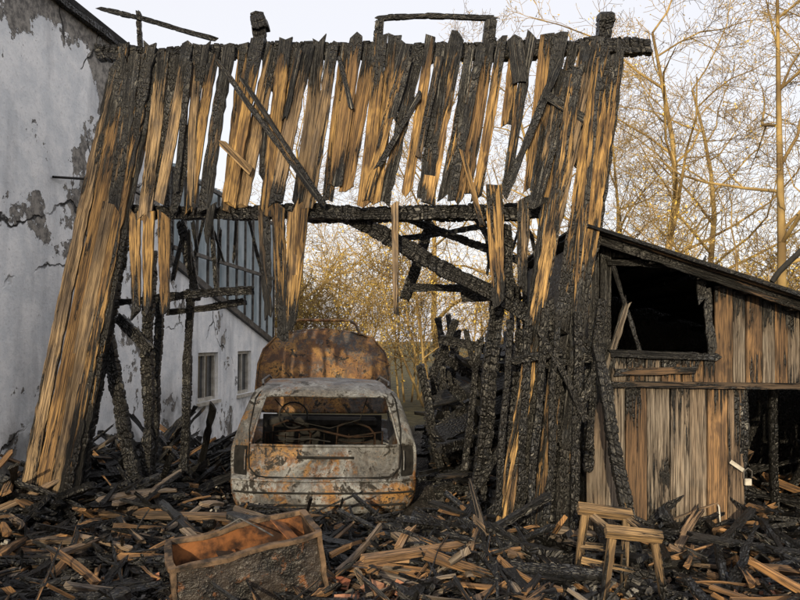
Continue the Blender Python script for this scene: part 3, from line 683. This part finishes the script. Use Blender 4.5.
for (a,b,w_,c) in [((0,540,5.9),(140,552,5.6),.06,.9),((350,565,5.0),(470,590,4.9),.09,.3),((370,575,4.9),(430,598,4.8),.10,.4),((440,548,5.3),(560,547,5.6),.09,.9),((452,572,5.1),(520,600,4.8),.12,1),((95,600,4.8),(170,585,5.1),.09,1),((400,535,5.5),(440,565,5.2),.09,.3),((678,578,5.2),(730,600,4.9),.11,.6),((0,556,5.6),(85,580,5.2),.07,.5),((540,552,5.2),(570,600,4.8),.11,.9),((690,560,5.5),(790,572,5.3),.05,.9)]:
    p=P(*a);q=P(*b); p.z=max(p.z,gh(p.x,p.y)+.08); q.z=max(q.z,gh(q.x,q.y)+.08)
    db.board(p,q,w_,.035,(0,-.4,1),(c,c*.7,c),jag=.05,er=.2)
db.make("charred_debris",M_deb)
def lumps(name,n,mat,reg,size,seed):
    rr=random.Random(seed); v=[];f=[]
    for k in range(n):
        x0,x1,y0,y1=rr.choice(reg); x=rr.uniform(x0,x1); y=rr.uniform(y0,y1)
        if incar(x,y) : continue
        s_=rr.uniform(*size); rot=Euler((rr.uniform(-.5,.5),rr.uniform(-.5,.5),rr.uniform(0,6))).to_matrix(); dim=Vector((s_*rr.uniform(.8,1.6),s_*rr.uniform(.6,1),s_*rr.uniform(.4,.8)))
        b=len(v); c=Vector((x,y,gh(x,y)+dim.z*.4+rr.uniform(0,.06)))
        for q in ((-1,-1,-1),(1,-1,-1),(1,1,-1),(-1,1,-1),(-1,-1,1),(1,-1,1),(1,1,1),(-1,1,1)):
            v.append(c+rot@Vector([q[i]*dim[i]*.5*rr.uniform(.65,1.1) for i in range(3)]))
        for q in ((0,3,2,1),(4,5,6,7),(0,1,5,4),(1,2,6,5),(2,3,7,6),(3,0,4,7)): f.append([b+i for i in q])
    return mkobj(name,v,f,mat)
lumps("brick_rubble",130,M_brick,[(-.6,.3,4.3,4.9),(1.9,2.6,4.5,5.2),(-3.6,-3.2,6.6,7.4),(-3,3,4.3,6)],(.05,.13),3)
lumps("cinders",3600,M_ash,[(-4,4,4.2,6.4),(-3.6,1.2,6,9),(-4,4.5,4.2,5.6)],(.012,.05),4)
lumps("ash_fragments",2200,M_greyash,[(-3.8,-1.2,4.6,8),(-3,3,4.2,6.2),(-3.6,-1.8,6,8.5)],(.008,.04),8)
lumps("plaster_fragments",600,M_frame,[(-3.8,-1.6,5.2,8),(-3,3,4.3,6.2)],(.006,.032),5)
# ------------------------------------------------------------ trees
def tree_segs(seed,H=10,trunk_r=.16,levels=4,kids=(8,6,5,4),spread=.9,up=.25,l0=.42,stems=1):
    rr=random.Random(seed); segs=[]; tips=[]
    def grow(p,d,L,r,lev):
        n=4 if lev>1 else 7 if lev==0 else 5
        if lev>=4: n=3
        pts=[p]; rs=[r]; dirs=[d]
        for i in range(n):
            d=(d+Vector((rr.gauss(0,1),rr.gauss(0,1),rr.gauss(0,1)))*(.09 if lev==0 else .19)+Vector((0,0,up*.22))).normalized()
            q=pts[-1]+d*(L/n); r2=r*(1-(i+1)/n*(.75 if lev<2 else .7))
            segs.append((pts[-1],q,rs[-1],r2,lev)); pts.append(q); rs.append(r2); dirs.append(d)
        if lev>=levels: tips.append((pts[-1],d)); tips.append((pts[2],d)); return
        for k in range(kids[lev]):
            t=(.25 if lev==0 else .15)+ (.8)*(k+rr.random())/kids[lev]; t=min(t,1); idx=min(n-1,int(t*n)); fr=t*n-idx
            b=pts[idx].lerp(pts[idx+1],min(1,fr)); dd=dirs[idx]
            a=rr.uniform(0,2*math.pi); s1=dd.orthogonal().normalized(); s2=dd.cross(s1)
            side=(s1*math.cos(a)+s2*math.sin(a)); nd=(dd*rr.uniform(.35,.8)+side*spread*rr.uniform(.6,1.1)).normalized()
            grow(b,nd,L*rr.uniform(l0,l0+.2)*(1.1-.45*t),rs[idx]*rr.uniform(.4,.6),lev+1)
    for s_ in range(stems):
        a=rr.uniform(0,6.28); q=.0 if stems==1 else .35
        grow(Vector((math.cos(a)*q,math.sin(a)*q,-.1)),Vector((math.cos(a)*q*.7,math.sin(a)*q*.7,1)).normalized(),H*.85*rr.uniform(.8,1),trunk_r,0)
    return segs,tips
def seg_mesh(segs,minr):
    P0=np.array([s[0] for s in segs]);P1=np.array([s[1] for s in segs]);r0=np.maximum([s[2] for s in segs],minr);r1=np.maximum([s[3] for s in segs],minr)
    lev=np.array([s[4] for s in segs]); V=[];F=[];b=0
    for sel,n in ((lev<=1,6),(lev>1,3)):
        p0=P0[sel];p1=P1[sel]
        if len(p0)==0: continue
        d=p1-p0; d/=np.linalg.norm(d,axis=1)[:,None]+1e-9
        ref=np.where(np.abs(d[:,2:3])>.9,[[1,0,0]],[[0,0,1]]); s1=np.cross(d,ref); s1/=np.linalg.norm(s1,axis=1)[:,None]+1e-9; s2=np.cross(d,s1)
        m=len(p0); vv=np.zeros((m,2,n,3))
        for k in range(n):
            a=2*math.pi*k/n; off=s1*math.cos(a)+s2*math.sin(a)
            vv[:,0,k]=p0+off*r0[sel][:,None]; vv[:,1,k]=p1+off*r1[sel][:,None]
        V.append(vv.reshape(-1,3)); base=b+np.arange(m)[:,None]*2*n
        for k in range(n):
            k2=(k+1)%n; F.append(np.concatenate([base+k,base+k2,base+n+k2,base+n+k],1))
        b+=m*2*n
    return np.concatenate(V),np.concatenate(F)
def leaf_mesh(tips,n,size,spread,seed):
    rg=np.random.default_rng(seed); T=np.array([t[0] for t in tips]); idx=rg.integers(0,len(T),n)
    c=T[idx]+rg.normal(0,spread,(n,3)); a=rg.normal(0,1,(n,3)); a/=np.linalg.norm(a,axis=1)[:,None]; b=np.cross(a,rg.normal(0,1,(n,3))); b/=np.linalg.norm(b,axis=1)[:,None]
    s=rg.uniform(.5,1.2,(n,1))*size; V=np.stack([c-a*s,c+b*s*.45,c+a*s,c-b*s*.45],1).reshape(-1,3); F=np.arange(n*4).reshape(n,4)
    return V,F
def m_bark():
    s=NT("bark_twigs"); p=s.pos(); n=s.noise(p,1.3,2); c=s.mix(s.ss(n,.35,.65),(.14,.095,.045),(.38,.27,.11)); return s.fin(c,.85,.2)
def m_leaf():
    s=NT("golden_buds"); p=s.pos(); n=s.noise(p,.7,2); c=s.mix(s.ss(n,.35,.65),(.34,.24,.05),(.62,.46,.10)); return s.fin(c,.7,.2)
MBk=m_bark(); MLf=m_leaf()
def combine(parts):
    V=[];F=[];mi=[];b=0
    for v_,f_,m in parts: V.append(v_);F.append(f_+b);mi+= [m]*len(f_); b+=len(v_)
    return np.concatenate(V),np.concatenate(F),mi
def np_obj(name,V,F,mi,mats,parent=None):
    me=bpy.data.meshes.new(name); me.vertices.add(len(V)); me.vertices.foreach_set('co',V.astype(np.float32).ravel())
    me.loops.add(F.size); me.loops.foreach_set('vertex_index',F.astype(np.int32).ravel())
    me.polygons.add(len(F)); me.polygons.foreach_set('loop_start',np.arange(0,F.size,4,dtype=np.int32)); me.polygons.foreach_set('loop_total',np.full(len(F),4,dtype=np.int32))
    for m in mats: me.materials.append(m)
    me.polygons.foreach_set('material_index',np.array(mi,dtype=np.int32)); me.update(calc_edges=True); me.validate()
    o=bpy.data.objects.new(name,me); col.objects.link(o); o.parent=parent; return o
tms=[]
for sdn in (11,12,13):
    segs,tips=tree_segs(sdn,H=11,trunk_r=.12,kids=(12,7,6,4),levels=4,spread=.95)
    a=seg_mesh(segs,.0048); l=leaf_mesh(tips,2600,.028,.05,sdn); tms.append(combine([(a[0],a[1],0),(l[0],l[1],1)]))
me_c={}
for (px,d,ti,sc,rz) in [(770,16,0,1.0,0),(655,19,1,1.05,2),(870,18,2,1.1,1),(560,22,2,1.0,4),(440,25,0,1.0,3),(300,27,1,.95,.6),(700,26,1,1.15,1.1),(620,30,0,1.1,5.1)]:
    if ti in me_c:
        o=bpy.data.objects.new("bare_tree",me_c[ti]); col.objects.link(o)
    else:
        V,F,mi=tms[ti]; o=np_obj("bare_tree",V,F,mi,[MBk,MLf]); me_c[ti]=o.data
    o.location=((px-400)/800*d,d,0); o.scale=(sc,)*3; o.rotation_euler=(0,0,rz)
# trees standing behind the photographer: they dapple the low sun
for (x,y,ti,sc,rz) in [(-6.2,-14,1,1.0,0.4),(1.2,-14,2,1.0,1)]:
    o=bpy.data.objects.new("bare_tree",me_c[ti]); col.objects.link(o); o.location=(x,y,0); o.scale=(sc,)*3; o.rotation_euler=(0,0,rz)
th=empty("shrub_thicket")
segs,tips=tree_segs(31,H=3.9,trunk_r=.03,kids=(8,6,4),levels=3,spread=.8,stems=5)
a=seg_mesh(segs,.0055); l=leaf_mesh(tips,1500,.034,.08,9); V0,F0,m0=combine([(a[0],a[1],0),(l[0],l[1],1)])
o0=np_obj("shrub",V0,F0,m0,[MBk,MLf],th)
for k in range(22):
    x=-7+k*.95+R.uniform(-.6,.6); y=17+R.uniform(0,6); sc=R.uniform(.75,1.3)
    if k==0: o=o0
    else: o=bpy.data.objects.new("shrub",o0.data); col.objects.link(o); o.parent=th
    o.location=(x,y,0); o.scale=(sc,)*3; o.rotation_euler=(0,0,R.uniform(0,6.28))
